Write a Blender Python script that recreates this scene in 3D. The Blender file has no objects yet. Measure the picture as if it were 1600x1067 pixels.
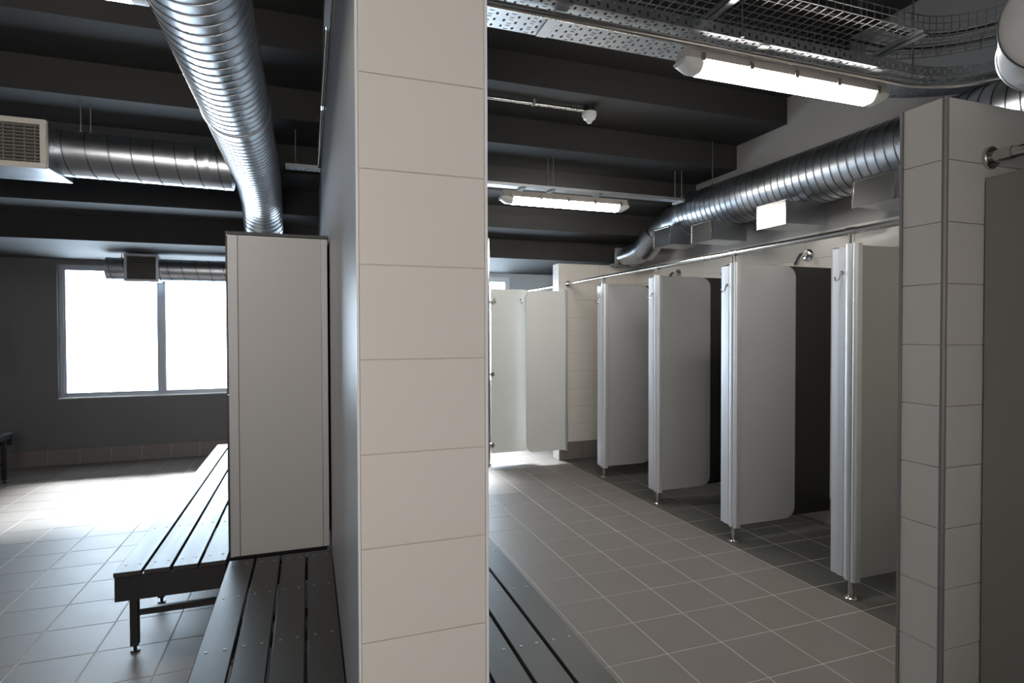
import bpy, bmesh, math
from mathutils import Vector, Matrix

# ------------------------------------------------------------------ camera
scene = bpy.context.scene
COL = scene.collection
F_PX, YAW, PITCH, ROLL, CAM_H = 899.3, math.radians(19.474), math.radians(0.969), math.radians(-0.149), 1.5
_fw = Vector((math.sin(YAW)*math.cos(PITCH), math.cos(YAW)*math.cos(PITCH), -math.sin(PITCH)))
_rt = Vector((math.cos(YAW), -math.sin(YAW), 0)); _up = _rt.cross(_fw)
_r2 = _rt*math.cos(ROLL)+_up*math.sin(ROLL); _u2 = -_rt*math.sin(ROLL)+_up*math.cos(ROLL)
cam = bpy.data.cameras.new('camera'); camo = bpy.data.objects.new('camera', cam); COL.objects.link(camo)
cam.sensor_width = 36.0; cam.lens = F_PX/1600*36.0; cam.clip_start = 0.02
M3 = Matrix((_r2, _u2, -_fw)).transposed()
camo.matrix_world = Matrix.Translation((0, 0, CAM_H)) @ M3.to_4x4()
scene.camera = camo

# ------------------------------------------------------------------ world, daylight, exposure
world = bpy.data.worlds.new('overcast_sky'); scene.world = world; world.use_nodes = True
bg = world.node_tree.nodes['Background']
bg.inputs[0].default_value = (0.72, 0.86, 1.0, 1); bg.inputs[1].default_value = 25.0
vs = scene.view_settings
vs.view_transform = 'Standard'; vs.look = 'None'; vs.exposure = 0.0; vs.gamma = 1.0; vs.use_curve_mapping = False
LAMP = 51.0

# hazy high sun beyond the far windows, wide and soft
sl = bpy.data.lights.new('hazy_sun', 'SUN'); sl.energy = 85.0; sl.angle = math.radians(30); sl.color = (1.0, 0.99, 0.97)
so_ = bpy.data.objects.new('hazy_sun', sl); COL.objects.link(so_); so_.rotation_euler = (math.radians(-39), 0, 0); so_.location = (0, 12, 8)

def portal(name, loc, rot, sx, sy):
    l = bpy.data.lights.new(name, 'AREA'); l.shape = 'RECTANGLE'; l.size = sx; l.size_y = sy
    l.cycles.is_portal = True
    o = bpy.data.objects.new(name, l); COL.objects.link(o); o.location = loc; o.rotation_euler = rot
# daylight portals in the two openings of the far wall
portal('daylight_portal', (-1.66, 8.0, 1.515), (math.radians(-90), 0, 0), 2.04, 1.53)
portal('daylight_portal', (1.74, 8.0, 1.515), (math.radians(-90), 0, 0), 2.04, 1.53)
portal('daylight_portal', (-0.675, -1.95, 1.8), (math.radians(90), 0, 0), 1.35, 1.3)  # portal of the added window behind the viewer

# ------------------------------------------------------------------ materials
MAT = {}
def mat(name, col, rough=0.5, metal=0.0, var=0.0, vscale=8.0, bump=0.0, bscale=40.0, rvar=0.0, spec=0.5, coat=0.0, stretch=None):
    m = bpy.data.materials.new(name); m.use_nodes = True
    nt = m.node_tree; b = nt.nodes['Principled BSDF']
    b.inputs['Base Color'].default_value = (*col, 1); b.inputs['Roughness'].default_value = rough
    b.inputs['Metallic'].default_value = metal; b.inputs['Specular IOR Level'].default_value = spec
    b.inputs['Coat Weight'].default_value = coat
    if var or bump or rvar:
        tc = nt.nodes.new('ShaderNodeTexCoord'); src = tc.outputs['Object']
        if stretch:
            mp = nt.nodes.new('ShaderNodeMapping'); mp.inputs['Scale'].default_value = stretch
            nt.links.new(src, mp.inputs['Vector']); src = mp.outputs['Vector']
        n = nt.nodes.new('ShaderNodeTexNoise'); n.inputs['Scale'].default_value = vscale; n.inputs['Detail'].default_value = 4
        nt.links.new(src, n.inputs['Vector'])
        if var:
            mx = nt.nodes.new('ShaderNodeMix'); mx.data_type = 'RGBA'
            mx.inputs['A'].default_value = tuple(c*(1-var) for c in col)+(1,)
            mx.inputs['B'].default_value = tuple(min(1, c*(1+var)) for c in col)+(1,)
            nt.links.new(n.outputs['Fac'], mx.inputs['Factor']); nt.links.new(mx.outputs['Result'], b.inputs['Base Color'])
        if rvar:
            mr = nt.nodes.new('ShaderNodeMapRange')
            mr.inputs['To Min'].default_value = max(0.02, rough-rvar); mr.inputs['To Max'].default_value = rough+rvar
            nt.links.new(n.outputs['Fac'], mr.inputs['Value']); nt.links.new(mr.outputs['Result'], b.inputs['Roughness'])
        if bump:
            n2 = nt.nodes.new('ShaderNodeTexNoise'); n2.inputs['Scale'].default_value = bscale; n2.inputs['Detail'].default_value = 3
            nt.links.new(src, n2.inputs['Vector'])
            bp = nt.nodes.new('ShaderNodeBump'); bp.inputs['Strength'].default_value = bump; bp.inputs['Distance'].default_value = 0.01
            nt.links.new(n2.outputs['Fac'], bp.inputs['Height']); nt.links.new(bp.outputs['Normal'], b.inputs['Normal'])
    MAT[name] = m
    return m

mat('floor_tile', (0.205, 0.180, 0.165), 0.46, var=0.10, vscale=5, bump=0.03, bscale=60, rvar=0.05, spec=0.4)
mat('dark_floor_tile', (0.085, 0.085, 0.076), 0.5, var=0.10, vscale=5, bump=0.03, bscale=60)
mat('grout', (0.52, 0.48, 0.45), 0.9, var=0.1, vscale=20)
mat('wall_tile', (0.76, 0.72, 0.66), 0.16, var=0.02, vscale=3, bump=0.012, bscale=3)
mat('wall_grout', (0.58, 0.53, 0.46), 0.85)
mat('skirt_tile', (0.22, 0.19, 0.175), 0.5, var=0.10, vscale=6)
mat('ceiling_paint', (0.042, 0.041, 0.040), 0.75, var=0.15, vscale=3, bump=0.15, bscale=18, spec=0.3)
mat('dark_wall_paint', (0.15, 0.148, 0.147), 0.6, var=0.08, vscale=2, bump=0.06, bscale=25)
mat('grey_wall_paint', (0.27, 0.27, 0.275), 0.40, var=0.06, vscale=2, bump=0.05, bscale=20)
mat('pale_wall_paint', (0.45, 0.435, 0.425), 0.55, var=0.05, vscale=2, bump=0.05, bscale=20)
mat('white_wall_paint', (0.6, 0.6, 0.62), 0.6, var=0.03, vscale=2)
mat('galvanised', (0.53, 0.55, 0.58), 0.34, 1.0, var=0.14, vscale=7, rvar=0.08, bump=0.012, bscale=9)
mat('tray_steel', (0.60, 0.62, 0.64), 0.42, 1.0, var=0.12, vscale=12, rvar=0.06)
mat('wire_steel', (0.34, 0.34, 0.34), 0.45, 0.9, var=0.1)
mat('stainless', (0.62, 0.60, 0.57), 0.2, 1.0, var=0.06, vscale=30, stretch=(1, 1, 0.05))
mat('chrome', (0.8, 0.8, 0.8), 0.06, 1.0)
mat('aluminium', (0.74, 0.75, 0.78), 0.42, 0.6)
mat('satin_strip', (0.42, 0.415, 0.41), 0.5, 0.25, var=0.03, vscale=20)
mat('trim_metal', (0.30, 0.29, 0.285), 0.55, 0.4, var=0.08, vscale=20)
mat('door_laminate', (0.40, 0.405, 0.405), 0.38, var=0.02, vscale=4)
mat('pale_laminate', (0.80, 0.81, 0.78), 0.38, var=0.02, vscale=4)
mat('shaded_seam_steel', (0.20, 0.21, 0.23), 0.42, 1.0)  # darker than the duct: shade of the seam folds put into the colour
mat('brushed_cap', (0.80, 0.79, 0.76), 0.5, 1.0, var=0.08, vscale=20)
mat('locker_laminate', (0.44, 0.43, 0.415), 0.5, var=0.03, vscale=3)
mat('black_laminate', (0.022, 0.022, 0.021), 0.45, var=0.1, vscale=5)
mat('olive_laminate', (0.33, 0.33, 0.29), 0.5, var=0.05, vscale=3)
mat('bench_slat', (0.040, 0.040, 0.039), 0.42, var=0.18, vscale=6, rvar=0.06, bump=0.02, bscale=120, stretch=(6, 0.5, 6), spec=0.35)
mat('black_steel', (0.016, 0.016, 0.017), 0.4, var=0.1)
mat('screw_steel', (0.28, 0.28, 0.28), 0.5, 0.7)
mat('cream_enamel', (0.58, 0.54, 0.48), 0.4, var=0.03)
mat('grey_louvre', (0.22, 0.21, 0.19), 0.5, 0.3)
mat('void_shade', (0.012, 0.012, 0.012), 0.9)  # near-black colour for the shade inside the grille boxes
mat('batten_body', (0.55, 0.50, 0.46), 0.5, var=0.03)
mat('clip_steel', (0.30, 0.29, 0.27), 0.4, 0.7)
mat('white_plastic', (0.8, 0.8, 0.78), 0.4, var=0.02)
mat('window_alu', (0.50, 0.53, 0.58), 0.35, 0.5, var=0.03)
mat('white_frame', (0.85, 0.85, 0.87), 0.4)
mat('cable_black', (0.02, 0.02, 0.02), 0.6)

def mat_emit(name, col, s):
    m = bpy.data.materials.new(name); m.use_nodes = True; nt = m.node_tree
    b = nt.nodes['Principled BSDF']; b.inputs['Base Color'].default_value = (0.9, 0.9, 0.88, 1)
    b.inputs['Emission Color'].default_value = (*col, 1); b.inputs['Emission Strength'].default_value = s
    MAT[name] = m
mat_emit('lit_diffuser', (1.0, 0.965, 0.90), LAMP)

def mat_clear(name, tint, gloss):
    m = bpy.data.materials.new(name); m.use_nodes = True; nt = m.node_tree
    nt.nodes.remove(nt.nodes['Principled BSDF']); out = nt.nodes['Material Output']
    t = nt.nodes.new('ShaderNodeBsdfTransparent'); t.inputs[0].default_value = (*tint, 1)
    g = nt.nodes.new('ShaderNodeBsdfGlossy'); g.inputs['Roughness'].default_value = 0.08
    fr = nt.nodes.new('ShaderNodeFresnel'); fr.inputs['IOR'].default_value = 1.45
    ml = nt.nodes.new('ShaderNodeMath'); ml.operation = 'MULTIPLY'; ml.inputs[1].default_value = gloss
    mx = nt.nodes.new('ShaderNodeMixShader')
    nt.links.new(fr.outputs[0], ml.inputs[0]); nt.links.new(ml.outputs[0], mx.inputs[0])
    nt.links.new(t.outputs[0], mx.inputs[1]); nt.links.new(g.outputs[0], mx.inputs[2]); nt.links.new(mx.outputs[0], out.inputs[0])
    MAT[name] = m
mat_clear('window_glass', (0.95, 0.97, 0.98), 1.0)
mat_clear('fill_tint_glass', (0.885, 0.778, 0.70), 1.0)  # tint warms the fill light of the added window

# ------------------------------------------------------------------ mesh helpers
class MB:
    def __init__(s): s.v = []; s.f = []
    def add(s, v, f):
        o = len(s.v); s.v += [tuple(p) for p in v]; s.f += [tuple(i+o for i in q) for q in f]; return s
    def box(s, x0, x1, y0, y1, z0, z1):
        x0, x1 = sorted((x0, x1)); y0, y1 = sorted((y0, y1)); z0, z1 = sorted((z0, z1))
        v = [(x0,y0,z0),(x1,y0,z0),(x1,y1,z0),(x0,y1,z0),(x0,y0,z1),(x1,y0,z1),(x1,y1,z1),(x0,y1,z1)]
        return s.add(v, [(0,3,2,1),(4,5,6,7),(0,1,5,4),(1,2,6,5),(2,3,7,6),(3,0,4,7)])
    def cbox(s, x0, x1, y0, y1, z0, z1, c=0.003):
        bm = bmesh.new(); r = bmesh.ops.create_cube(bm, size=1)
        for w in bm.verts: w.co = Vector(((x0+x1)/2+w.co.x*(x1-x0), (y0+y1)/2+w.co.y*(y1-y0), (z0+z1)/2+w.co.z*(z1-z0)))
        bmesh.ops.bevel(bm, geom=bm.edges[:], offset=c, segments=1, affect='EDGES')
        bm.verts.ensure_lookup_table()
        s.add([w.co[:] for w in bm.verts], [[w.index for w in f.verts] for f in bm.faces]); bm.free(); return s
    def prism(s, poly, axis, a, b):
        """poly: 2-D points in the two other axes (cyclic order x,y,z without axis); extruded from a to b"""
        def P(p, t):
            if axis == 'x': return (t, p[0], p[1])
            if axis == 'y': return (p[0], t, p[1])
            return (p[0], p[1], t)
        n = len(poly); v = [P(p, a) for p in poly]+[P(p, b) for p in poly]
        f = [tuple(range(n)), tuple(range(2*n-1, n-1, -1))]+[(i, i+n, (i+1) % n+n, (i+1) % n) for i in range(n)]
        return s.add(v, f)
    def tube(s, path, r, n=16, caps=True, rr=None):
        path = [Vector(p) for p in path]; N = len(path)
        rad = rr if rr else [r]*N
        fr = frames(path); v = []; f = []
        for i in range(N):
            nn, bb = fr[i]
            for k in range(n):
                a = 2*math.pi*k/n; v.append(path[i]+(nn*math.cos(a)+bb*math.sin(a))*rad[i])
        for i in range(N-1):
            for k in range(n):
                f.append((i*n+k, i*n+(k+1) % n, (i+1)*n+(k+1) % n, (i+1)*n+k))
        if caps:
            f.append(tuple(range(n-1, -1, -1))); f.append(tuple(range((N-1)*n, N*n)))
        return s.add(v, f)
    def helix(s, path, r, pitch, w=0.008, h=0.004, steps=28):
        """raised lock seam winding round a duct that follows path"""
        path = [Vector(p) for p in path]; fr = frames(path)
        L = [0]
        for i in range(1, len(path)): L.append(L[-1]+(path[i]-path[i-1]).length)
        tot = L[-1]; nst = int(tot/pitch*steps); v = []; f = []
        def at(d):
            d = min(max(d, 0), tot); i = 0
            while i < len(L)-2 and L[i+1] < d: i += 1
            t = (d-L[i])/(L[i+1]-L[i]); p = path[i].lerp(path[i+1], t)
            nn = fr[i][0].lerp(fr[i+1][0], t).normalized(); bb = fr[i][1].lerp(fr[i+1][1], t).normalized(); return p, nn, bb
        for j in range(nst+1):
            d = j*pitch/steps; a = 2*math.pi*j/steps
            for dd, hh in ((-w/2, -0.002), (-w/4, h), (w/4, h), (w/2, -0.002)):
                p, nn, bb = at(d+dd); v.append(p+(nn*math.cos(a)+bb*math.sin(a))*(r+hh))
        for j in range(nst):
            for q in range(3): f.append((j*4+q, j*4+q+1, j*4+q+5, j*4+q+4))
        return s.add(v, f)
    def disc(s, c, axis, r, t, n=20):
        c = Vector(c); a = Vector(axis).normalized(); return s.tube([c, c+a*t], r, n)

def frames(path):
    N = len(path); tang = []
    for i in range(N):
        a = path[max(0, i-1)]; b = path[min(N-1, i+1)]; tang.append((b-a).normalized())
    ref = Vector((0, 0, 1)) if abs(tang[0].z) < 0.9 else Vector((1, 0, 0))
    n = (ref-tang[0]*ref.dot(tang[0])).normalized(); out = []
    for i in range(N):
        n = (n-tang[i]*n.dot(tang[i])).normalized(); out.append((n, tang[i].cross(n)))
    return out

def smooth_path(pts, seg=10, rad=0.2):
    """polyline with rounded corners"""
    pts = [Vector(p) for p in pts]; out = [pts[0]]
    for i in range(1, len(pts)-1):
        p, a, b = pts[i], pts[i-1], pts[i+1]
        r = min(rad, (a-p).length*0.45, (b-p).length*0.45)
        p0 = p+(a-p).normalized()*r; p1 = p+(b-p).normalized()*r
        for k in range(seg+1):
            t = k/seg; out.append(p0*(1-t)**2+p*2*t*(1-t)+p1*t*t)
    out.append(pts[-1]); return out

def world_loc(o):
    l = Vector((0, 0, 0))
    while o is not None: l += o.location; o = o.parent
    return l

def mesh_of(mb, m, smooth=True, angle=40):
    me = bpy.data.meshes.new('mesh'); me.from_pydata(mb.v, [], mb.f); me.update()
    bm = bmesh.new(); bm.from_mesh(me); bmesh.ops.recalc_face_normals(bm, faces=bm.faces[:]); bm.to_mesh(me); bm.free()
    if smooth:
        me.shade_smooth(); me.set_sharp_from_angle(angle=math.radians(angle))
    me.materials.append(MAT[m]); return me

def build(name, mb, m, parent=None, label=None, cat=None, group=None, kind=None, smooth=True, angle=40):
    if parent is not None:
        l = world_loc(parent); mb.v = [(p[0]-l.x, p[1]-l.y, p[2]-l.z) for p in mb.v]
    o = bpy.data.objects.new(name, mesh_of(mb, m, smooth, angle)); COL.objects.link(o); o.parent = parent
    o.data.name = name
    tag(o, label, cat, group, kind); return o

def tag(o, label=None, cat=None, group=None, kind=None):
    if label: o['label'] = label
    if cat: o['category'] = cat
    if group: o['group'] = group
    if kind: o['kind'] = kind

def thing(name, loc, label, cat, group=None):
    o = bpy.data.objects.new(name, None); COL.objects.link(o); o.location = loc; o.empty_display_size = 0.1
    tag(o, label, cat, group); return o

def copy_tree(o, parent=None):
    c = o.copy(); COL.objects.link(c); c.parent = parent
    for ch in list(o.children): copy_tree(ch, c)
    return c

def inst(name, me, loc, parent):
    o = bpy.data.objects.new(name, me); COL.objects.link(o); o.parent = parent; o.location = Vector(loc)-world_loc(parent); return o

def shade(mb_fn, *a): return mb_fn(*a)

# ------------------------------------------------------------------ dimensions (metres)
X_LEFT, X_RIGHT, Y_BACK, Y_FRONT = -3.32, 3.80, 7.85, -1.8
WX0, WX1, WY0, WY1 = 0.10, 0.392, 1.285, 5.95            # dividing wall
TILE = 0.2073                                          # wall tile course
STEP_Y = [3.81+0.6*k for k in range(-3, 5)]
STEP_Z = [3.889, 3.671, 3.453, 3.235, 3.015, 2.790, 2.567, 2.337]
END_Y0, END_Y1, END_X0, WALL_TOP = 6.13, 6.30, 2.745, 2.28
ST_X0, ST_Y0, ST_Y1 = 2.008, 1.335, 1.492               # near shower wall
RX = 2.86                                              # line of the shower posts

# ------------------------------------------------------------------ floor
floor = build('floor', MB().box(X_LEFT-0.2, X_RIGHT+0.2, Y_FRONT-0.2, Y_BACK+0.2, -0.15, -0.0012), 'grout', kind='structure',
              label='warm grey square floor tiles with pale joints through the whole changing room', cat='floor')
def tile_mesh(sx, sy, m, t=0.012, c=0.0008):
    return mesh_of(MB().cbox(-sx/2, sx/2, -sy/2, sy/2, -t, 0, c), m, smooth=False)
TP = 0.305; TS = 0.2995
cells = []
ny0 = int((Y_FRONT-2.263)/TP)-1; ny1 = int((Y_BACK-2.263)/TP)+1
for j in range(ny0, ny1+1):
    y0, y1 = 2.263+j*TP, 2.263+(j+1)*TP
    for zone in (0, 1):
        base = -0.955 if zone == 0 else 2.784
        lo, hi = (X_LEFT, 0.246) if zone == 0 else (0.246, X_RIGHT)
        for i in range(-14, 14):
            x0, x1 = base+i*TP, base+(i+1)*TP
            cx0, cx1, cy0, cy1 = max(x0, lo), min(x1, hi), max(y0, Y_FRONT), min(y1, Y_BACK)
            if cx1-cx0 < 0.03 or cy1-cy0 < 0.03: continue
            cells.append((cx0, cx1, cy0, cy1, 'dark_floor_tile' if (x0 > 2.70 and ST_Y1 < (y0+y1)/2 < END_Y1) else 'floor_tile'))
def project(p):
    q = Vector(p)-Vector((0, 0, CAM_H)); d = q.dot(_fw)
    if d < 0.05: return None
    return 800+F_PX*q.dot(_r2)/d, 533.5-F_PX*q.dot(_u2)/d
def show_area(c):
    P = [project((x, y, 0)) for x, y in ((c[0], c[2]), (c[1], c[2]), (c[1], c[3]), (c[0], c[3]))]
    if any(p is None for p in P): return 0
    u = sum(p[0] for p in P)/4; v = sum(p[1] for p in P)/4
    if not (-40 < u < 1640 and v < 1110): return 0
    if 575 < u < 745 or u > 1420 or 372 < u < 560: return 0
    return abs(sum(P[i][0]*P[(i+1) % 4][1]-P[(i+1) % 4][0]*P[i][1] for i in range(4)))/2
cells.sort(key=show_area, reverse=True)
tmesh = {}
def cell_mesh(w, h, m):
    k = (round(w, 3), round(h, 3), m)
    if k not in tmesh: tmesh[k] = tile_mesh(w-(TP-TS), h-(TP-TS), m)
    return tmesh[k]
for c in cells[:300]:
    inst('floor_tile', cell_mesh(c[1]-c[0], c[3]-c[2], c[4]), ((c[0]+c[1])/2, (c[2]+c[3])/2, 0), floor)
g = (TP-TS)/2
for mname in ('floor_tile', 'dark_floor_tile'):
    mb = MB()
    for c in cells[300:]:
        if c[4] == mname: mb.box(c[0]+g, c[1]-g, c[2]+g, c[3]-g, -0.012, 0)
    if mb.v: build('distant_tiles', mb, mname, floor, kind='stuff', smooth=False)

# ------------------------------------------------------------------ ceiling: stepped underside of a grandstand
mb = MB()
zt = 4.3
prof = [(Y_FRONT-0.2, STEP_Z[0]+0.218)]
prof.append((STEP_Y[0], STEP_Z[0]+0.218))
for k in range(len(STEP_Y)):
    prof.append((STEP_Y[k], STEP_Z[k])); prof.append((STEP_Y[k+1] if k+1 < len(STEP_Y) else Y_BACK+0.2, STEP_Z[k]))
prof += [(Y_BACK+0.2, zt), (Y_FRONT-0.2, zt)]
# the slab as one prism per tread so that faces stay convex
yy = [Y_FRONT-0.2]+STEP_Y+[Y_BACK+0.2]; zz = [STEP_Z[0]+0.218]+STEP_Z
for k in range(len(zz)): mb.box(X_LEFT-0.2, X_RIGHT+0.2, yy[k], yy[k+1], zz[k], zt)
build('ceiling', mb, 'ceiling_paint', kind='structure', smooth=False,
      label='black painted stepped concrete ceiling descending towards the far windows', cat='ceiling')

# ------------------------------------------------------------------ walls
def wall_with_openings(name, m, x0, x1, y0, y1, z1, openings, label):
    mb = MB(); xs = sorted({x0, x1}|{o[0] for o in openings}|{o[1] for o in openings})
    for a, b in zip(xs[:-1], xs[1:]):
        op = [o for o in openings if o[0] <= a+1e-6 and o[1] >= b-1e-6]
        if op: mb.box(a, b, y0, y1, 0, op[0][2]); mb.box(a, b, y0, y1, op[0][3], z1)
        else: mb.box(a, b, y0, y1, 0, z1)
    return build(name, mb, m, kind='structure', smooth=False, label=label, cat='wall')
OPEN = [(-2.676, -0.64, 0.748, 2.281), (0.73, 2.755, 0.748, 2.281)]
wall_back = wall_with_openings('wall_back', 'dark_wall_paint', X_LEFT-0.2, 0.25, Y_BACK, Y_BACK+0.2, 2.5, OPEN[:1], 'dark grey painted far wall around the bright two-pane window')
wall_with_openings('wall_back_right', 'white_wall_paint', 0.25, X_RIGHT+0.2, Y_BACK, Y_BACK+0.2, 2.5, OPEN[1:], 'pale painted far wall behind the last shower doors')
build('wall_left', MB().box(X_LEFT-0.2, X_LEFT, Y_FRONT-0.2, Y_BACK, 0, 4.2), 'dark_wall_paint', kind='structure', smooth=False,
      label='dark grey side wall behind the far left bench', cat='wall')
wall_right = build('wall_right', MB().box(X_RIGHT, X_RIGHT+0.2, Y_FRONT-0.2, Y_BACK, 0, 4.2), 'pale_wall_paint', kind='structure', smooth=False,
      label='mid grey painted wall above the shower cubicles', cat='wall')
wall_front = wall_with_openings('wall_front', 'white_wall_paint', X_LEFT-0.2, X_RIGHT+0.2, Y_FRONT-0.2, Y_FRONT, 4.2, [(-1.35, 0.0, 1.15, 2.45)], 'pale wall behind the viewer with an opening for the added fill window')

# dividing wall with its tiled end
wall_div = build('wall_divider', MB().box(WX0, WX1, WY0+0.012, WY1, 0, 4.2), 'grey_wall_paint', kind='structure', smooth=False,
      label='thick grey dividing wall with a cream tiled end in the middle', cat='wall')
build('tile_bed', MB().box(WX0, WX1, WY0+0.004, WY0+0.012, 0, 4.0), 'wall_grout', wall_div, smooth=False)
tw = WX1-WX0-0.010; gz = 0.0018
pt = mesh_of(MB().cbox(-tw/2, tw/2, 0, 0.01, gz/2, TILE-gz/2, 0.0012), 'wall_tile', smooth=False)
for k in range(-6, 12):
    z = 1.4395+TILE*k
    if z < 0.02: continue
    inst('wall_tile', pt, ((WX0+WX1)/2, WY0, z), wall_div)
build('edge_trim', MB().cbox(WX1-0.004, WX1+0.003, WY0-0.002, WY0+0.05, 0, 4.0, 0.001), 'white_frame', wall_div, label='thin pale tile edge trim')
build('edge_trim', MB().cbox(WX0-0.0015, WX0+0.004, WY0-0.001, WY0+0.012, 0, 4.0, 0.001), 'white_frame', wall_div, label='thin pale tile edge trim')

def tiled_x_face(parent, y, x0, x1, z0, z1, face, tw, zoff=0.0, m='wall_tile'):
    """tiles on a wall face looking along -y (face=-1) or +y"""
    cache = {}
    nz = int(round((z1-z0)/TILE)); n = max(1, int(round((x1-x0)/tw))); w = (x1-x0)/n
    me = mesh_of(MB().cbox(-w/2+0.001, w/2-0.001, 0, 0.01, gz/2, TILE-gz/2, 0.0012), m, smooth=False)
    for k in range(nz):
        for i in range(n): inst('wall_tile', me, (x0+(i+0.5)*w, y-0.01 if face < 0 else y, z0+k*TILE), parent)
def tiled_y_face(parent, x, y0, y1, z0, z1, tw, m='wall_tile'):
    nz = int(round((z1-z0)/TILE)); n = max(1, int(round((y1-y0)/tw))); w = (y1-y0)/n
    me = mesh_of(MB().cbox(-0.01, 0, -w/2+0.001, w/2-0.001, gz/2, TILE-gz/2, 0.0012), m, smooth=False)
    for k in range(nz):
        for i in range(n): inst('wall_tile', me, (x, y0+(i+0.5)*w, z0+k*TILE), parent)

# far shower end wall
wall_end = build('wall_shower_end', MB().box(END_X0+0.01, X_RIGHT-0.01, END_Y0+0.01, END_Y1, 0, WALL_TOP), 'wall_grout', kind='structure', smooth=False,
      label='cream tiled low wall closing the far end of the showers', cat='wall')
tiled_x_face(wall_end, END_Y0+0.01, END_X0+0.01, X_RIGHT-0.01, TILE, TILE*11, -1, 0.52)
tiled_y_face(wall_end, END_X0+0.01, END_Y0+0.002, END_Y1, 0, TILE*11, 0.17)
sk = mesh_of(MB().cbox(-0.15, 0.15, 0, 0.012, 0.002, TILE-0.004, 0.0015), 'skirt_tile', smooth=False)
for k in range(3): inst('skirting_tile', sk, (END_X0+0.155+0.303*k, END_Y0-0.004, 0), wall_end)
build('coping', MB().cbox(END_X0, X_RIGHT-0.01, END_Y0, END_Y1, WALL_TOP, WALL_TOP+0.012, 0.002), 'wall_tile', wall_end)

# near shower wall at the right edge of the picture
wall_near = build('wall_shower_near', MB().box(ST_X0+0.01, X_RIGHT-0.01, ST_Y0+0.01, ST_Y1, 0, WALL_TOP), 'wall_grout', kind='structure', smooth=False,
      label='tiled wall end with a metal corner strip at the right', cat='wall')
tiled_y_face(wall_near, ST_X0+0.01, ST_Y0+0.012, ST_Y1-0.010, 0, TILE*11, 0.2)
tiled_x_face(wall_near, ST_Y0+0.01, ST_X0+0.012, X_RIGHT-0.02, 0, TILE*11, -1, 0.41)
mb = MB(); pts = []
for k in range(7):
    a = math.pi+k*math.pi/12; pts.append((ST_X0+0.013+0.0135*math.cos(a), ST_Y0+0.013+0.0135*math.sin(a)))
pts.append((ST_X0+0.013, ST_Y0+0.013))
build('corner_trim', MB().prism(pts, 'z', 0, WALL_TOP+0.004), 'trim_metal', wall_near, label='grey metal corner strip')
build('edge_trim', MB().cbox(ST_X0-0.002, ST_X0+0.011, ST_Y1-0.010, ST_Y1+0.002, 0, WALL_TOP+0.002, 0.001), 'trim_metal', wall_near, label='grey metal edge strip')

# tiled lining of the shower back wall
nback = 11; wb = (END_Y0-ST_Y1)/nback
build('tile_bed', MB().box(X_RIGHT-0.006, X_RIGHT, ST_Y1, END_Y0+0.01, 0, WALL_TOP), 'wall_grout', wall_right, smooth=False)
tiled_y_face(wall_right, X_RIGHT-0.006, ST_Y1, END_Y0, TILE, TILE*11, wb)
tiled_y_face(wall_right, X_RIGHT-0.006, ST_Y1, END_Y0, 0, TILE, 0.305, 'skirt_tile')

# skirting under the window
bb = build('baseboard_back', MB().box(X_LEFT, 0.25, Y_BACK-0.006, Y_BACK, 0, 0.172), 'grout', kind='structure', smooth=False,
      label='row of brown skirting tiles below the left window', cat='baseboard')
sk2 = mesh_of(MB().cbox(-0.1495, 0.1495, -0.010, 0, 0.002, 0.176, 0.0015), 'skirt_tile', smooth=False)
for k in range(11): inst('skirting_tile', sk2, (-3.09+0.155+0.3055*(k-1), Y_BACK-0.004, 0), bb)

# ------------------------------------------------------------------ windows
def window(name, x0, x1, z0, z1, y, label, m, mullion, s=1, glass='window_glass'):
    root = thing(name, ((x0+x1)/2, y, z0), label, 'window'); root['kind'] = 'structure'
    fw = 0.045; d = 0.05
    mb = MB(); mb.cbox(x0, x0+fw, y, y+s*d, z0, z1, .003); mb.cbox(x1-fw, x1, y, y+s*d, z0, z1, .003)
    mb.cbox(x0+fw, x1-fw, y, y+s*d, z1-fw, z1, .003); mb.cbox(x0+fw, x1-fw, y, y+s*d, z0, z0+fw, .003)
    build('window_frame', mb, m, root)
    build('mullion', MB().cbox(mullion-0.028, mullion+0.028, y-s*0.006, y+s*d, z0+fw, z1-fw, .003), m, root)
    for a, b in ((x0+fw, mullion-0.028), (mullion+0.028, x1-fw)):
        sash = MB()
        for q in ((a, a+.018, z0+fw, z1-fw), (b-.018, b, z0+fw, z1-fw), (a+.018, b-.018, z0+fw, z0+fw+.018), (a+.018, b-.018, z1-fw-.018, z1-fw)):
            sash.box(q[0], q[1], y+s*.008, y+s*.04, q[2], q[3])
        so = build('sash', sash, m, root, smooth=False)
        build('pane', MB().box(a+.018, b-.018, y+s*.022, y+s*.026, z0+fw+.018, z1-fw-.018), glass, so, smooth=False)
    return root
w1 = window('window_1', OPEN[0][0], OPEN[0][1], OPEN[0][2], OPEN[0][3], Y_BACK+0.05, 'bright two-pane aluminium window in the dark far wall', 'window_alu', -1.66)
w2 = window('window_2', OPEN[1][0], OPEN[1][1], OPEN[1][2], OPEN[1][3], Y_BACK+0.05, 'white framed window glimpsed above the far shower doors', 'white_frame', 1.745)
build('sill', MB().cbox(OPEN[0][0], OPEN[0][1], Y_BACK-0.012, Y_BACK+0.05, 0.748, 0.762, .003), 'white_frame', w1)

w3 = window('added_fill_window', -1.35, 0.0, 1.15, 2.45, Y_FRONT-0.06, 'added unseen window with warm tinted glass behind the viewer, brightening the pillar end', 'window_alu', -0.675, s=-1, glass='fill_tint_glass')  # unseen window, added to brighten the tiled pillar end

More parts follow.
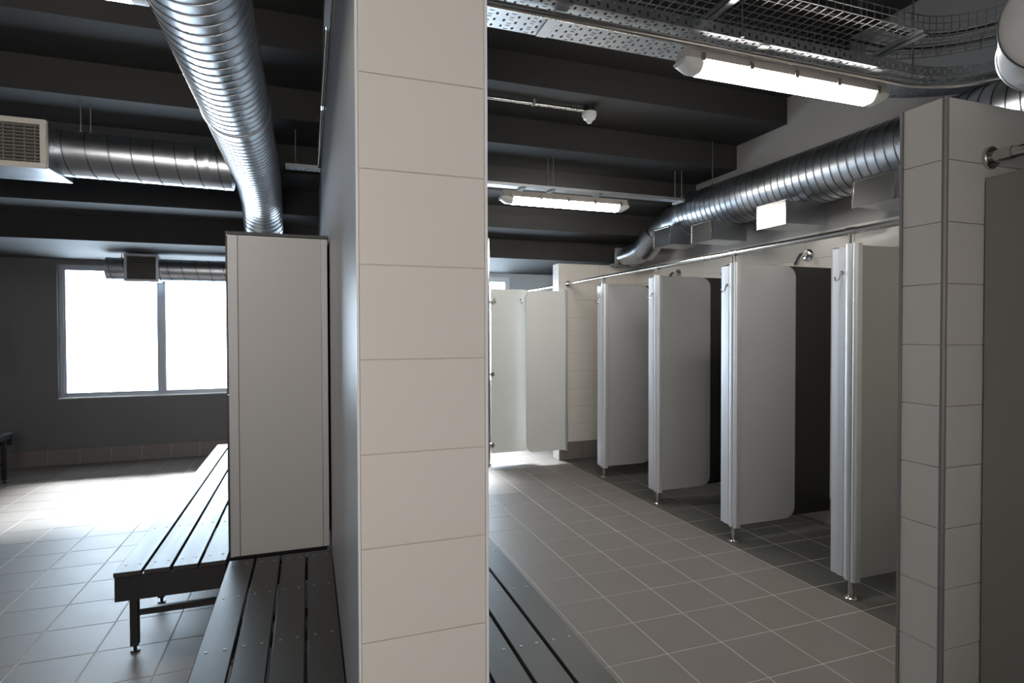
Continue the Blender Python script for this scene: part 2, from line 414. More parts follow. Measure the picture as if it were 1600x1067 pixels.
# ------------------------------------------------------------------ benches
def bench(x0, x1, y0, y1, top, n, label, rows, leg_y, apron=True, group=None, legs_x=None):
    root = thing('slatted_bench', ((x0+x1)/2, (y0+y1)/2, 0), label, 'bench', group)
    p = (x1-x0)/n; gap = 0.009
    for i in range(n):
        a, b = x0+i*p+gap/2, x0+(i+1)*p-gap/2
        if i == 0: a = x0
        if i == n-1: b = x1
        s = build('slat', MB().cbox(a, b, y0, y1, top-0.022, top, 0.003), 'bench_slat', root)
        sm = MB()
        for yr in rows:
            for q in (0.24, 0.76): sm.tube([(a+(b-a)*q, yr, top-0.001), (a+(b-a)*q, yr, top+0.0012)], 0.0052, 10)
        build('screw_heads', sm, 'screw_steel', s, kind='stuff')
    fr = MB()
    fr.box(x0+0.01, x0+0.05, y0+0.03, y1-0.03, top-0.062, top-0.022); fr.box(x1-0.05, x1-0.01, y0+0.03, y1-0.03, top-0.062, top-0.022)
    build('frame', fr, 'black_steel', root, smooth=False)
    for yr in leg_y:
        build('crossbar', MB().box(x0+0.05, x1-0.05, yr-0.018, yr+0.018, top-0.062, top-0.024), 'black_steel', root, smooth=False)
    if apron:
        for ya in (y0+0.004, y1-0.022):
            build('apron', MB().cbox(x0+0.003, x1-0.003, ya, ya+0.018, top-0.13, top-0.022, 0.002), 'black_steel', root)
    for yr in leg_y:
        for xr in (x0+0.03, x1-0.03):
            lg = build('leg', MB().cbox(xr-0.0175, xr+0.0175, yr-0.0175, yr+0.0175, 0.03, top-0.06, 0.003), 'black_steel', root)
            build('foot', MB().tube([(xr, yr, 0), (xr, yr, 0.008), (xr, yr, 0.009), (xr, yr, 0.034)], 0.02, 14, rr=[.02, .02, .008, .008]), 'black_steel', lg)
        build('stretcher', MB().cbox(x0+0.048, x1-0.048, yr-0.0125, yr+0.0125, 0.17, 0.20, 0.002), 'black_steel', root)
    return root
bench(-0.352, WX0-0.004, 1.32, 2.91, 0.45, 4, 'dark slatted bench against the dividing wall, in front of the locker', (2.85, 2.51, 2.10, 1.70), (1.5, 2.2, 2.85))
bench(-0.812, -0.366, 2.93, 5.99, 0.45, 4, 'long dark slatted bench running along the locker towards the window', (3.02, 3.54, 4.45, 5.2, 5.9), (3.13, 3.65, 4.9, 5.85))
bench(WX1+0.004, 0.865, 1.32, 3.25, 0.45, 4, 'dark slatted bench on the shower side of the dividing wall', (1.787, 2.20, 2.616, 3.05), (1.5, 2.3, 3.1))
bench(-3.30, -2.85, 4.7, 7.22, 0.49, 4, 'dark bench end at the left edge, below the window wall', (5.2, 6.2, 7.1), (4.9, 6.0, 7.1))

# ------------------------------------------------------------------ locker block
LX0, LX1, LY0, LY1, LZ0, LZ1 = -0.340, 0.090, 2.935, 4.735, 0.47, 1.955
lk = thing('locker_block', ((LX0+LX1)/2, (LY0+LY1)/2, 0), 'tall grey locker block with a pale end panel beside the dividing wall', 'locker')
build('carcass', MB().box(LX0, LX1, LY0+0.02, LY1, LZ0, LZ1-0.004), 'black_laminate', lk, smooth=False)
build('top_cap', MB().cbox(LX0-0.018, LX1+0.004, LY0+0.002, LY1, LZ1-0.004, LZ1+0.012, .002), 'black_laminate', lk)
build('end_panel', MB().cbox(LX0+0.034, LX1-0.030, LY0, LY0+0.018, LZ0-0.012, LZ1-0.006, .001), 'locker_laminate', lk)
build('edge_strip', MB().cbox(LX0-0.008, LX0+0.0335, LY0-0.003, LY0+0.018, LZ0-0.012, LZ1-0.006, .002), 'satin_strip', lk)
build('edge_strip', MB().cbox(LX1-0.0295, LX1-0.001, LY0-0.002, LY0+0.018, LZ0-0.012, LZ1-0.006, .002), 'satin_strip', lk)
for i in range(4):
    for j in range(2):
        y0 = LY0+0.01+i*0.445; z0 = LZ0+0.01+j*0.737
        dr = build('door', MB().cbox(LX0-0.018, LX0, y0, y0+0.44, z0, z0+0.730, .002), 'black_laminate', lk)
        build('handle', MB().tube(smooth_path([(LX0-0.018, y0+0.39, z0+0.33), (LX0-0.045, y0+0.39, z0+0.33), (LX0-0.045, y0+0.39, z0+0.43), (LX0-0.018, y0+0.39, z0+0.43)], 4, .015), 0.005, 8), 'chrome', dr)
build('base_frame', MB().box(LX0+0.01, LX1-0.01, LY0+0.05, LY1-0.02, LZ0-0.05, LZ0), 'black_steel', lk, smooth=False)
for yr in (LY0+0.35, LY1-0.15):
    for xr in (LX0+0.06, LX1-0.06):
        build('leg', MB().cbox(xr-0.018, xr+0.018, yr-0.018, yr+0.018, 0, LZ0-0.05, .003), 'black_steel', lk)

# ------------------------------------------------------------------ shower partitions
def rounded_door(x0, x1, z0, z1, r, side):
    """outline in x,z with two rounded corners on the free side"""
    pts = []
    if side > 0:
        pts = [(x0, z0)]
        for k in range(9): a = -math.pi/2+k*math.pi/16; pts.append((x1-r+r*math.cos(a), z0+r+r*math.sin(a)))
        for k in range(9): a = k*math.pi/16; pts.append((x1-r+r*math.cos(a), z1-r+r*math.sin(a)))
        pts.append((x0, z1))
    else:
        pts = [(x1, z1)]
        for k in range(9): a = math.pi/2+k*math.pi/16; pts.append((x0+r+r*math.cos(a), z1-r+r*math.sin(a)))
        for k in range(9): a = math.pi+k*math.pi/16; pts.append((x0+r+r*math.cos(a), z0+r+r*math.sin(a)))
        pts.append((x1, z0))
    return pts
def hook(parent, x, y, z, d=(-1, 0)):
    """chrome double coat hook standing off a surface in direction d"""
    dx, dy = d; m = MB()
    def q(o, u): return (x+dx*o-dy*0, y+dy*o, z+u)
    m.tube(smooth_path([q(0, .03), q(.012, .028), q(.018, .0), q(.03, -.018), q(.05, -.018), q(.056, 0.004)], 4, .012), 0.0045, 8)
    m.tube([q(-.001, .03), q(.006, .03)], 0.012, 12)
    return build('coat_hook', m, 'chrome', parent)
def partition(yk, label):
    root = thing('shower_partition', (RX, yk, 0), label, 'shower partition', 'shower partitions along the wet area')
    zb, zt = 0.112, 1.98
    build('panel', MB().box(RX+0.01, X_RIGHT-0.03, yk+0.006, yk+0.019, zb+0.01, zt), 'black_laminate', root, smooth=False, label='black divider panel')
    # pilaster facing the corridor: wide profile, middle profile, round hinge profile
    a = [(RX-0.012, yk+0.125), (RX+0.016, yk+0.125), (RX+0.016, yk+0.036), (RX-0.010, yk+0.036), (RX-0.018, yk+0.044), (RX-0.020, yk+0.078), (RX-0.012, yk+0.082)]
    pl = build('pilaster', MB().prism(a, 'z', zb-0.004, zt-0.012), 'aluminium', root)
    build('profile_cap', MB().cbox(RX-0.010, RX+0.014, yk+0.100, yk+0.127, zt-0.012, zt-0.004, .002), 'clip_steel', pl)
    b = [(RX-0.017, yk+0.033), (RX+0.016, yk+0.033), (RX+0.016, yk-0.004), (RX-0.014, yk-0.004), (RX-0.020, yk+0.004), (RX-0.020, yk+0.026)]
    build('middle_profile', MB().prism(b, 'z', zb-0.012, zt+0.006), 'aluminium', root)
    c = []
    for k in range(13):
        t = math.pi*0.5+k*math.pi/12; c.append((RX-0.002+0.019*math.cos(t), yk-0.021+0.0155*math.sin(t)))
    c += [(RX+0.024, yk-0.0365), (RX+0.024, yk-0.0055)]
    build('hinge_profile', MB().prism(c, 'z', zb-0.012, zt+0.006), 'aluminium', root)
    build('door', MB().prism(rounded_door(RX+0.024, 3.387, zb+0.008, zt-0.006, 0.085, 1), 'y', yk-0.030, yk-0.016), 'door_laminate', root, label='pale grey door with rounded free corners')
    hook(root, RX-0.018, yk+0.055, 1.80)
    ft = build('foot_post', MB().tube([(RX, yk, 0.0), (RX, yk, zb)], 0.016, 18), 'stainless', root)
    build('foot_plate', MB().tube([(RX, yk, 0), (RX, yk, 0.004), (RX, yk, 0.009)], .03, 20, rr=[.036, .036, .03]), 'stainless', ft)
    for s in (-1, 1): build('screw', MB().tube([(RX-0.027*s, yk+0.012*s, 0.006), (RX-0.027*s, yk+0.012*s, 0.013)], 0.005, 8), 'screw_steel', ft)
    tp = build('head_post', MB().tube([(RX, yk+0.012, zt), (RX, yk+0.012, 2.045)], 0.016, 18), 'stainless', root)
    build('tee_collar', MB().tube([(RX, yk-0.018, 2.057), (RX, yk+0.042, 2.057)], 0.0225, 18), 'stainless', tp)
    return root
PY = [2.39, 3.335, 4.29, 5.25]
PL = ['nearest shower partition, cut by the tiled wall end at right', 'second nearest shower partition, tall pale door with black panel behind',
      'third shower partition from the tiled wall end at right', 'farthest shower partition, next to the cream tiled end wall']
p0 = partition(PY[0], PL[0])
for y, l in zip(PY[1:], PL[1:]):
    o = copy_tree(p0); o.location.y = y; o['label'] = l

rail = thing('overhead_rail', (RX, 3.8, 2.057), 'round stainless rail above the shower doors', 'rail')
build('tube', MB().tube([(RX, ST_Y1+0.002, 2.057), (RX, END_Y0-0.002, 2.057)], 0.0185, 20), 'stainless', rail)
build('flange', MB().tube([(RX, END_Y0-0.012, 2.057), (RX, END_Y0-0.002, 2.057)], 0.036, 24), 'stainless', rail)
r2 = thing('overhead_rail', (RX, 7.0, 2.057), 'short stainless rail behind the cream tiled end wall', 'rail')
build('tube', MB().tube([(RX, END_Y1+0.002, 2.057), (RX, Y_BACK-0.002, 2.057)], 0.0185, 20), 'stainless', r2)
build('flange', MB().tube([(RX, END_Y1+0.002, 2.057), (RX, END_Y1+0.012, 2.057)], 0.036, 24), 'stainless', r2)

# door hung on the end wall, opened into the corridor
d5 = thing('shower_door', (2.57, 6.10, 0), 'pale shower door hinged on the cream tiled end wall', 'shower door')
build('leaf', MB().prism(rounded_door(2.325, 2.808, 0.125, 1.968, 0.085, -1), 'y', 6.092, 6.106), 'pale_laminate', d5)
build('hinge_profile', MB().cbox(2.806, 2.838, 6.085, END_Y0-0.002, 0.108, 1.985, .006), 'aluminium', d5)
build('pivot', MB().tube([(2.822, 6.10, 0.085), (2.822, 6.10, 0.11)], 0.009, 12), 'stainless', d5)
# stainless post with second leaf
sp = thing('door_post', (1.90, 6.215, 0), 'tall stainless steel post right behind the tiled pillar edge', 'post')
build('post', MB().cbox(1.872, 1.926, 6.19, 6.244, 0.006, 2.60, .003), 'stainless', sp)
build('base_plate', MB().cbox(1.86, 1.938, 6.178, 6.256, 0, 0.006, .002), 'stainless', sp)
build('cap', MB().tube([(1.899, 6.217, 2.60), (1.899, 6.217, 2.615), (1.899, 6.217, 2.632)], .02, 14, rr=[.024, .024, .012]), 'stainless', sp)
d6 = thing('shower_door', (2.18, 6.20, 0), 'pale shower door fixed to the tall stainless post', 'shower door')
build('leaf', MB().prism(rounded_door(1.945, 2.43, 0.122, 1.985, 0.085, 1), 'y', 6.212, 6.226), 'pale_laminate', d6)
for z in (1.02, 0.215, 1.83):
    build('clamp', MB().tube([(1.955, 6.196, z), (1.955, 6.242, z)], 0.024, 16), 'stainless', d6)
    build('clamp_arm', MB().box(1.929, 1.95, 6.21, 6.228, z-0.012, z+0.012), 'stainless', d6, smooth=False)
hook(d6, 2.30, 6.212, 1.84, (0, -1)); hook(d6, 1.985, 6.212, 1.84, (0, -1))

# shower heads on the back wall
def shower_head(y, z, label):
    r = thing('shower_head', (X_RIGHT-0.017, y, z), label, 'shower head', 'chrome shower heads')
    x = X_RIGHT-0.017
    build('rose_plate', MB().tube([(x, y, z), (x-0.012, y, z), (x-0.018, y, z)], .05, 24, rr=[.052, .05, .03]), 'chrome', r)
    build('spout', MB().tube(smooth_path([(x-0.01, y, z), (x-0.085, y, z+0.005), (x-0.125, y, z-0.075)], 8, .06), 0.02, 18, rr=None), 'chrome', r)
    build('nozzle', MB().tube([(x-0.123, y, z-0.070), (x-0.13, y, z-0.088)], .023, 18), 'chrome', r)
shower_head(3.56, 2.105, 'chrome shower spout above the near black panel')
shower_head(5.28, 2.12, 'small chrome shower spout behind the far shower door')
shower_head(4.42, 2.105, 'chrome shower spout in the middle cubicle, mostly hidden by its door')

# neighbouring cubicle at the right edge
nb = thing('cubicle_panel', (2.205, 0.7, 0), 'olive grey cubicle side panel at the right edge', 'cubicle panel')
build('panel', MB().cbox(2.196, 2.212, -0.6, ST_Y0-0.006, 0.12, 2.023, .0015), 'olive_laminate', nb)
build('foot_post', MB().tube([(2.204, -0.4, 0), (2.204, -0.4, 0.12)], 0.016, 16), 'stainless', nb)
build('foot_post', MB().tube([(2.204, 1.1, 0), (2.204, 1.1, 0.12)], 0.016, 16), 'stainless', nb)
nr = thing('overhead_rail', (2.215, 0.5, 2.095), 'stainless rail with a round flange at the right edge', 'rail')
build('tube', MB().tube([(2.222, Y_FRONT+0.002, 2.095), (2.222, ST_Y0-0.002, 2.095)], 0.019, 24), 'stainless', nr)
build('collar', MB().tube([(2.222, ST_Y0-0.075, 2.095), (2.222, ST_Y0-0.002, 2.095)], 0.0215, 24), 'stainless', nr)
build('flange', MB().tube([(2.222, ST_Y0-0.014, 2.095), (2.222, ST_Y0-0.011, 2.095), (2.222, ST_Y0-0.001, 2.095)], .04, 28, rr=[.036, .039, .039]), 'stainless', nr)

# ------------------------------------------------------------------ batten lights
def batten(x0, x1, y, zb, label, group='fluorescent batten lights'):
    xc = (x0+x1)/2; root = thing('batten_light', (xc, y, zb), label, 'light', group)
    w, h = 0.058, 0.105
    body = [(y-w, zb+0.052), (y-w*0.95, zb+0.07), (y-w*0.62, zb+h), (y+w*0.62, zb+h), (y+w*0.95, zb+0.07), (y+w, zb+0.052)]
    build('body', MB().prism(body, 'x', x0, x1), 'batten_body', root)
    def ring(x, s, dz=0.0):
        pts = []
        for k in range(13):
            a = math.pi+k*math.pi/12; pts.append((x, y+w*0.96*s*math.cos(a)*(1.0), zb+0.0515+max(-0.0515, 0.058*s*math.sin(a))+dz))
        return pts
    def ring2(x, sw, dep):
        return [(x, y+w*0.96*sw*math.cos(math.pi+k*math.pi/12), zb+0.0515+dep*max(-1.0, 1.13*math.sin(math.pi+k*math.pi/12))) for k in range(13)]
    def loft(rings):
        m = MB(); n = len(rings[0]); v = [p for r in rings for p in r]; f = []
        for i in range(len(rings)-1):
            for k in range(n-1): f.append((i*n+k, i*n+k+1, (i+1)*n+k+1, (i+1)*n+k))
            f.append((i*n+n-1, i*n, (i+1)*n, (i+1)*n+n-1))
        f.append(tuple(range(n-1, -1, -1))); f.append(tuple(range((len(rings)-1)*n, len(rings)*n)))
        return m.add(v, f)
    e = 0.085
    build('diffuser', loft([ring(x0+e, 1), ring(x1-e, 1)]), 'lit_diffuser', root, label='glowing white diffuser')
    build('diffuser_end', loft([ring2(x0-0.016, .92, .022), ring2(x0+0.004, .97, .034), ring2(x0+0.034, 1, .0515), ring(x0+e-0.001, 1)]), 'white_plastic', root)
    build('diffuser_end', loft([ring(x1-e+0.001, 1), ring2(x1-0.034, 1, .0515), ring2(x1-0.004, .97, .034), ring2(x1+0.016, .92, .022)]), 'white_plastic', root)
    n = 5
    for i in range(n):
        xx = x0+0.075+(x1-x0-0.15)*i/(n-1)
        for s in (-1, 1):
            build('clip', MB().cbox(xx-0.012, xx+0.012, y+s*(w+0.004)-0.004, y+s*(w+0.004)+0.004, zb+0.040, zb+0.078, .002), 'clip_steel', root)
    return root
B = [(1.69, 2.97, 2.335, 2.735, 'large glowing batten light under the perforated cable tray'),
     (1.53, 2.70, 4.57, 2.572, 'smaller glowing batten light farther off above the shower doors'),
     (-1.80, -0.525, 2.495, 2.728, 'batten light at the top left edge beside the big duct'),
     ]
for b in B: batten(*b)

# ------------------------------------------------------------------ cable trays
def tray_unit_breaks():
    return
def perforated_strip(path_fn, L, w0, w1, period=0.1, rowp=0.047):
    """sheet with punched slots: path_fn(s, t) -> point; s along, t across"""
    m = MB(); nu = max(1, int(round(L/period))); nr = max(1, int(round((w1-w0)/rowp)))
    per = L/nu; rp = (w1-w0)/nr
    us = [0, .16, .27, .40, .60, .73, .84, 1.0]
    ts = [0, .12, .24, .34, .62, .74, .86, 1.0]
    holes = {(1, 2), (1, 3), (5, 3), (5, 4), (3, 1), (3, 5)}
    idx = {}
    def V(i, a, j, b):
        key = (i*7+a, j*7+b)
        if key not in idx:
            idx[key] = len(m.v); m.v.append(tuple(path_fn((i+us[a] if a < 7 else i+1)*per, w0+(j+(ts[b] if b < 7 else 1))*rp)))
        return idx[key]
    for i in range(nu):
        for j in range(nr):
            for a in range(7):
                for b in range(7):
                    if (a, b) in holes: continue
                    m.f.append((V(i, a, j, b), V(i, a+1, j, b), V(i, a+1, j, b+1), V(i, a, j, b+1)))
    return m
def bend_path(xs, x_c, y_c, r, ang, tail, z):
    """run along +x from xs to x_c, arc towards -y round (x_c,y_c), then a tail; returns fn(s, t) with t the radius and total length at r"""
    L1 = x_c-xs; La = r*ang
    def fn(s, t, z=z):
        if s <= L1: return (xs+s, y_c+t, z)
        if s <= L1+La:
            a = (s-L1)/r; return (x_c+t*math.sin(a), y_c+t*math.cos(a), z)
        d = s-L1-La; return (x_c+t*math.sin(ang)+d*math.cos(ang), y_c+t*math.cos(ang)-d*math.sin(ang), z)
    return fn, L1+La+tail
TZ = 2.87
tr = thing('perforated_tray', (1.9, 2.35, TZ), 'galvanised perforated cable tray bending away at the upper right', 'cable tray')
fn, TL = bend_path(WX1+0.01, 3.05, 1.70, 0.65, math.pi/2, 1.6, TZ)
build('tray_floor', perforated_strip(fn, TL, 0.506, 0.794), 'tray_steel', tr, smooth=False)
for t, nm in ((0.506, 'near_flange'), (0.794, 'far_flange')):
    def fl(s, h, t=t):
        p = fn(s, t); return (p[0], p[1], TZ+h)
    build('side_flange', perforated_strip(fl, TL, 0, 0.052, 0.1, 0.052), 'tray_steel', tr, smooth=False)
for x in (1.0, 2.05, 2.8): build('joint_plate', MB().box(x, x+0.05, 2.21, 2.49, TZ-0.006, TZ-0.001), 'tray_steel', tr, smooth=False)
# conduit slung below the tray
pth = [fn(s, 0.572, TZ-0.024) for s in [TL*i/60 for i in range(61)]]
cd = build('conduit', MB().tube(pth, 0.0165, 14), 'stainless', None, label='round steel conduit fixed under the perforated cable tray', cat='conduit')
# wire basket
bk = thing('wire_basket_tray', (1.9, 2.2, 3.0), 'dark wire mesh cable basket curving above the perforated tray', 'cable tray')
BZ = 3.0
fb, BL = bend_path(WX1+0.01, 2.85, 1.70, 0.5, math.pi/2, 1.6, BZ)
mb = MB()
offs = [0.35+0.05*i for i in range(7)]
S = [BL*i/70 for i in range(71)]
for t in offs: mb.tube([fb(s, t) for s in S], 0.0026, 5)
for t in (0.35, 0.65):
    for h in (0.035, 0.07): mb.tube([(*fb(s, t)[:2], BZ+h) for s in S], 0.0026, 5)
build('long_wires', mb, 'wire_steel', bk, kind='stuff')
mb = MB(); n = int(BL/0.05)
for i in range(n):
    s = (i+0.5)*0.05; a = fb(s, 0.35); b = fb(s, 0.65)
    mb.tube([(a[0], a[1], BZ+0.075), (a[0], a[1], BZ-0.004), (b[0], b[1], BZ-0.004), (b[0], b[1], BZ+0.075)], 0.0026, 5)
build('cross_wires', mb, 'wire_steel', bk, kind='stuff')
for xx in (1.80, 2.90):
    st = MB(); st.box(xx-0.02, xx+0.02, 2.03, 2.40, BZ-0.030, BZ-0.026); st.box(xx-0.02, xx-0.017, 2.03, 2.40, BZ-0.030, BZ-0.007); st.box(xx+0.017, xx+0.02, 2.03, 2.40, BZ-0.030, BZ-0.007)
    build('strut', st, 'tray_steel', bk, smooth=False)
def ceil_z(y):
    z = STEP_Z[0]+0.218
    for yy_, z_ in zip(STEP_Y, STEP_Z):
        if y >= yy_: z = z_
    return z
def rod(x, y, z, label, r=0.004):
    o = thing('threaded_rod', (x, y, z), label, 'rod', 'ceiling hanger rods')
    build('shaft', MB().tube([(x, y, z), (x, y, ceil_z(y))], r, 8), 'wire_steel', o)
    build('nut', MB().tube([(x, y, z), (x, y, z+0.012)], 0.010, 6), 'screw_steel', o)
rod(1.80, 2.385, BZ-0.03, 'thin hanger rod holding the left strut of the wire basket')
rod(1.92, 2.195, TZ, 'thin hanger rod at the tray above the large light')
rod(2.90, 2.385, BZ-0.03, 'thin hanger rod holding the right strut of the wire basket')
rod(3.04, 2.195, TZ, 'thin hanger rod where the perforated tray starts to bend')
# black cables lying in the basket bend
cb = MB(); pth = [fb(s, 0.40+0.02*math.sin(s*3), BZ+0.010) for s in [BL*(0.30+0.7*i/60) for i in range(61)]]
cb.tube(pth, 0.009, 8); build('cable', cb, 'cable_black', None, label='black cable lying on the inner side of the wire basket', cat='cable')
cb = MB(); pth = [fb(s, 0.58+0.03*math.sin(s*2), BZ+0.008) for s in [BL*(0.45+0.55*i/60) for i in range(61)]]
cb.tube(pth, 0.007, 8); build('cable', cb, 'cable_black', None, label='black cable lying on the outer side of the wire basket', cat='cable')

# second, straight tray crossing both rooms above the farther light
T2Y, T2Z = 4.62, 2.725
t2 = thing('channel_tray', (2.0, T2Y, T2Z), 'narrow perforated steel channel above the farther light', 'cable tray')
build('channel_floor', perforated_strip(lambda s, t: (WX1+0.005+s, T2Y+t, T2Z), 2.95, -0.045, 0.045, 0.06, 0.045), 'tray_steel', t2, smooth=False)
build('side_flange', MB().box(WX1+0.005, WX1+2.955, T2Y-0.046, T2Y-0.0445, T2Z, T2Z+0.025), 'tray_steel', t2, smooth=False)
build('side_flange', MB().box(WX1+0.005, WX1+2.955, T2Y+0.0445, T2Y+0.046, T2Z, T2Z+0.025), 'tray_steel', t2, smooth=False)
for x in (1.72, 1.99, 2.45, 3.30): build('bracket', MB().cbox(x-0.02, x+0.02, T2Y-0.07, T2Y+0.07, T2Z-0.018, T2Z-0.001, .002), 'trim_metal' if x != 3.30 else 'white_plastic', t2)
t3 = thing('channel_tray', (-0.2, T2Y, T2Z), 'narrow steel channel between the big duct and the dividing wall', 'cable tray')
build('channel_floor', perforated_strip(lambda s, t: (-0.15+s, T2Y+t, T2Z), 0.245, -0.045, 0.045, 0.06, 0.045), 'tray_steel', t3, smooth=False)
build('side_flange', MB().box(-0.15, WX0-0.005, T2Y-0.046, T2Y-0.0445, T2Z, T2Z+0.025), 'tray_steel', t3, smooth=False)
rod(-0.08, T2Y, T2Z, 'thin hanger rod of the channel beside the big duct')
rod(1.975, T2Y+0.02, T2Z, 'left one of two hanger rods above the farther light')
rod(2.01, T2Y-0.02, T2Z, 'right one of two hanger rods above the farther light')
rod(3.28, T2Y+0.02, T2Z, 'left one of two hanger rods beside the right-hand duct')
rod(3.325, T2Y-0.02, T2Z, 'right one of two hanger rods beside the right-hand duct')

# conduit with smoke detector
sd = thing('smoke_detector', (2.065, 4.03, 3.235), 'small white smoke detector on the black ceiling step', 'smoke detector')
build('mounting_box', MB().tube([(2.065, 4.03, 3.235), (2.065, 4.03, 3.195)], 0.042, 20), 'black_steel', sd)
build('base', MB().tube([(2.065, 4.03, 3.195), (2.065, 4.03, 3.165)], .056, 24), 'white_plastic', sd)
build('sensor_head', MB().tube([(2.065, 4.03, 3.165), (2.065, 4.03, 3.145), (2.065, 4.03, 3.130), (2.065, 4.03, 3.115)], .05, 24, rr=[.05, .046, .024, .018]), 'white_plastic', sd)
c2 = thing('conduit', (1.2, 4.03, 3.2), 'thin steel conduit running to the smoke detector', 'conduit')
build('tube', MB().tube([(WX1+0.002, 4.03, 3.205), (2.022, 4.03, 3.205)], 0.0125, 12), 'stainless', c2)
for x in (0.9, 1.6): build('saddle', MB().cbox(x-0.01, x+0.01, 4.01, 4.05, 3.19, 3.235, .002), 'trim_metal', c2)
# conduit along the dividing wall, bench side
c3 = thing('conduit', (WX0-0.014, 3.3, 2.80), 'steel conduit running along the grey side of the dividing wall', 'conduit')
build('tube', MB().tube([(WX0-0.014, 0.9, 2.80), (WX0-0.014, 4.5, 2.80), (WX0-0.016, 4.58, 2.74)], 0.0125, 12), 'stainless', c3)
for y in (2.56, 3.50): build('coupler', MB().tube([(WX0-0.014, y-0.03, 2.80), (WX0-0.014, y+0.03, 2.80)], 0.016, 14), 'stainless', c3)
build('junction_box', MB().cbox(WX0-0.034, WX0-0.001, 2.30, 2.55, 2.775, 2.83, .004), 'stainless', c3)

# ------------------------------------------------------------------ ducts
def duct(root, path, r, pitch, name='duct_tube', n=40, seamw=0.009, seamh=0.004):
    t = build(name, MB().tube(path, r, n), 'galvanised', root)
    build('spiral_seam', MB().helix(path, r, pitch, seamw, seamh, 32), 'shaded_seam_steel', t)
    return t
def dense(pts, step=0.06):
    pts = [Vector(p) for p in pts]; out = []
    for a, b in zip(pts[:-1], pts[1:]):
        k = max(1, int((b-a).length/step))
        for i in range(k): out.append(a.lerp(b, i/k))
    out.append(pts[-1]); return out
DX = -0.335
dl = thing('spiral_duct', (DX, 3.0, 2.64), 'big galvanised spiral duct running overhead and dipping behind the locker', 'duct')
path = smooth_path([(DX+0.01, Y_FRONT+0.005, 2.62), (DX, 3.2, 2.635), (DX-0.01, 4.72, 2.655), (DX-0.02, 5.28, 2.585), (DX-0.03, 5.62, 2.36), (DX-0.03, 6.3, 2.08), (DX-0.03, 7.02, 2.14)], 8, .35)
duct(dl, dense(path), 0.158, 0.064, seamw=0.006, seamh=0.003)
for y in (3.2,): build('joint_band', MB().tube([(DX, y-0.012, 2.635), (DX, y+0.012, 2.635)], 0.1645, 40), 'galvanised', dl)
# branch duct with grille box, left
db = thing('branch_duct', (-1.0, 4.55, 2.68), 'horizontal galvanised duct with a cream grille box at the far left', 'duct')
duct(db, dense([(-1.50, 4.55, 2.675), (DX-0.160, 4.55, 2.66)]), 0.146, 0.127)
for x in (-0.75, -0.66): build('joint_band', MB().tube([(x, 4.55, 2.67), (x+0.03, 4.55, 2.67)], 0.152, 40), 'galvanised', db)
bx = build('plenum_box', MB().cbox(-2.05, -1.50, 4.315, 4.70, 2.515, 2.805, .003), 'galvanised', db)
def grille(parent, x0, x1, y, z0, z1, fw, n, mf, ml, verts=0):
    """front facing -y"""
    f = MB()
    f.cbox(x0, x1, y-0.014, y, z1-fw, z1, .002); f.cbox(x0, x1, y-0.014, y, z0, z0+fw, .002)
    f.cbox(x0, x0+fw, y-0.014, y, z0+fw, z1-fw, .002); f.cbox(x1-fw, x1, y-0.014, y, z0+fw, z1-fw, .002)
    g_ = build('grille_frame', f, mf, parent)
    build('void_shade_sheet', MB().box(x0+fw, x1-fw, y-0.0015, y-0.0005, z0+fw, z1-fw), 'void_shade', parent, smooth=False)  # solid dark sheet, the shade behind the louvres painted as colour
    for i in range(n):
        z = z0+fw+(z1-z0-2*fw)*(i+0.5)/n; h = (z1-z0-2*fw)/n*0.32
        build('louvre', MB().prism([(y-0.003, z-h), (y-0.012, z-h*0.2), (y-0.010, z+h*0.9), (y-0.002, z+h*0.3)], 'x', x0+fw, x1-fw), ml, parent, smooth=False)
    for i in range(verts):
        x = x0+fw+(x1-x0-2*fw)*(i+0.5)/verts
        build('rib', MB().box(x-0.003, x+0.003, y-0.006, y-0.002, z0+fw, z1-fw), ml, parent, smooth=False)
grille(db, -2.05, -1.508, 4.315, 2.508, 2.808, 0.034, 11, 'cream_enamel', 'grey_louvre', 9)
rod(-1.405, 4.55, 2.82, 'left one of two short hanger rods on the branch duct'); rod(-1.365, 4.60, 2.81, 'right one of two short hanger rods on the branch duct')
# duct in front of the window
dw = thing('window_duct', (-1.0, 7.15, 2.17), 'small galvanised duct with a grille hanging in front of the window', 'duct')
duct(dw, dense([(-1.985, 7.15, 2.175), (DX+0.1, 7.15, 2.175)]), 0.119, 0.135)
build('end_cap', MB().tube([(-1.990, 7.15, 2.175), (-1.984, 7.15, 2.175)], 0.122, 36), 'galvanised', dw)
build('plenum_box', MB().cbox(-1.798, -1.492, 7.0, 7.16, 2.04, 2.322, .003), 'galvanised', dw)
grille(dw, -1.802, -1.488, 7.0, 2.036, 2.326, 0.026, 14, 'window_alu', 'grey_louvre')
rod(-1.86, 7.15, 2.29, 'short hanger rod of the small duct at the window')

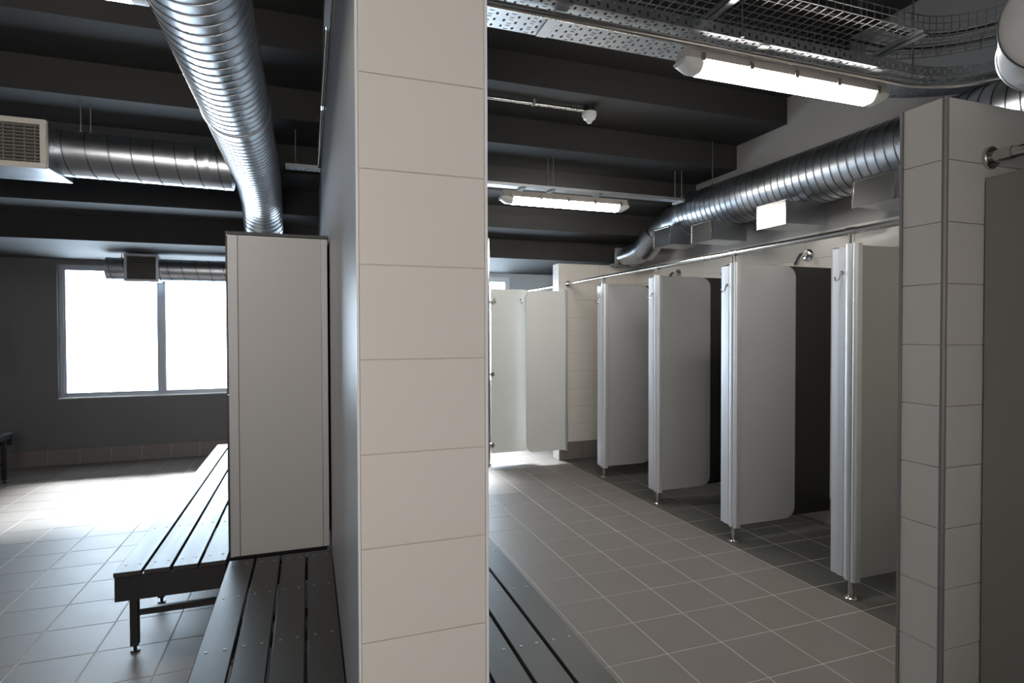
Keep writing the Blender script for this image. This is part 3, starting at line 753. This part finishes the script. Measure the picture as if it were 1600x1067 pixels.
# shower side duct
RDX, RDZ, RDR = 3.572, 2.648, 0.203
dr = thing('spiral_duct', (RDX, 3.0, RDZ), 'long galvanised spiral duct with supply boxes above the shower cubicles', 'duct')
duct(dr, dense([(RDX, -1.0, RDZ), (RDX, 4.80, RDZ)]), RDR, 0.066, n=48, seamw=0.008, seamh=0.005)
build('reducer', MB().tube([(RDX, 4.78, RDZ), (RDX, 4.81, RDZ), (RDX, 4.90, RDZ-0.02), (RDX, 5.09, RDZ-0.025)], .2, 40, rr=[.207, .207, .162, .160]), 'galvanised', dr)
ep = [(RDX-0.02, 5.08, 2.62), (RDX-0.03, 5.22, 2.605), (RDX-0.06, 5.30, 2.555), (RDX-0.08, 5.42, 2.45), (RDX-0.085, 5.50, 2.405), (RDX-0.09, 5.60, 2.39), (RDX-0.09, 5.95, 2.385)]
ep = [Vector((p[0], p[1], p[2]-0.015)) for p in ep]
build('elbow', MB().tube([ep[0], ep[1], ep[2]], .13, 36, rr=[.14, .138, .136]), 'galvanised', dr)
build('elbow', MB().tube([ep[2], ep[3], ep[4]], .13, 36, rr=[.134, .134, .132]), 'galvanised', dr)
build('elbow', MB().tube([ep[4]-Vector((0, .06, -.03)), ep[5], ep[6]], .115, 36, rr=[.126, .120, .090]), 'galvanised', dr)
build('end_flange', MB().cbox(RDX-0.19, RDX+0.01, 5.935, 5.965, 2.262, 2.475, .003), 'trim_metal', dr)
build('end_collar', MB().cbox(RDX-0.185, RDX+0.16, 5.90, 6.10, 2.282, 2.300, .002), 'galvanised', dr)
for y0, z0, z1, xf in ((2.475, 2.288, 2.452, 3.28), (3.300, 2.288, 2.452, 3.28), (4.12, 2.295, 2.462, 3.28), (4.755, 2.345, 2.52, 3.30)):
    w = 0.272
    bx = build('supply_box', MB().cbox(xf+0.004, 3.66, y0, y0+w, z0, z1, .002), 'galvanised', dr)
    fr = MB(); x = xf
    fr.cbox(x-0.004, x+0.006, y0-0.008, y0+w+0.008, z0-0.008, z0+0.006, .001); fr.cbox(x-0.004, x+0.006, y0-0.008, y0+w+0.008, z1-0.006, z1+0.008, .001)
    fr.cbox(x-0.004, x+0.006, y0-0.008, y0+0.006, z0, z1, .001); fr.cbox(x-0.004, x+0.006, y0+w-0.006, y0+w+0.008, z0, z1, .001)
    build('grille_rim', fr, 'stainless', bx)
    build('face_plate', MB().box(x, x+0.003, y0+0.004, y0+w-0.004, z0+0.004, z1-0.004), 'stainless', bx, smooth=False)
rod(3.50, 4.38, 2.84, 'single hanger rod on top of the shower-side duct')
# capped duct stub at the top right corner
N0 = Vector((1.997, 1.007, 2.382)); F0 = Vector((2.606, 1.368, 2.55)); ax = (F0-N0).normalized(); MR = 0.148
de = thing('duct_stub', F0, 'shiny capped steel duct stub at the top right corner', 'duct')
build('shell', MB().tube([N0, F0], MR, 64, caps=False), 'galvanised', de)
build('end_cap', MB().tube([N0-ax*0.004, N0-ax*0.002, N0+ax*0.004], MR, 64, rr=[MR-0.012, MR-0.002, MR-0.001]), 'brushed_cap', de, angle=25)
build('seam_band', MB().tube([N0+ax*0.005, N0+ax*0.018], MR+0.003, 64), 'clip_steel', de)
build('rolled_flange', MB().tube([F0-ax*0.012, F0-ax*0.006, F0], MR, 64, rr=[MR+0.003, MR+0.007, MR+0.003]), 'galvanised', de)
build('hanger_strap', MB().tube([F0-ax*0.25+Vector((0, 0, MR)), F0-ax*0.25+Vector((0, 0, 1.5))], 0.004, 8), 'wire_steel', de)
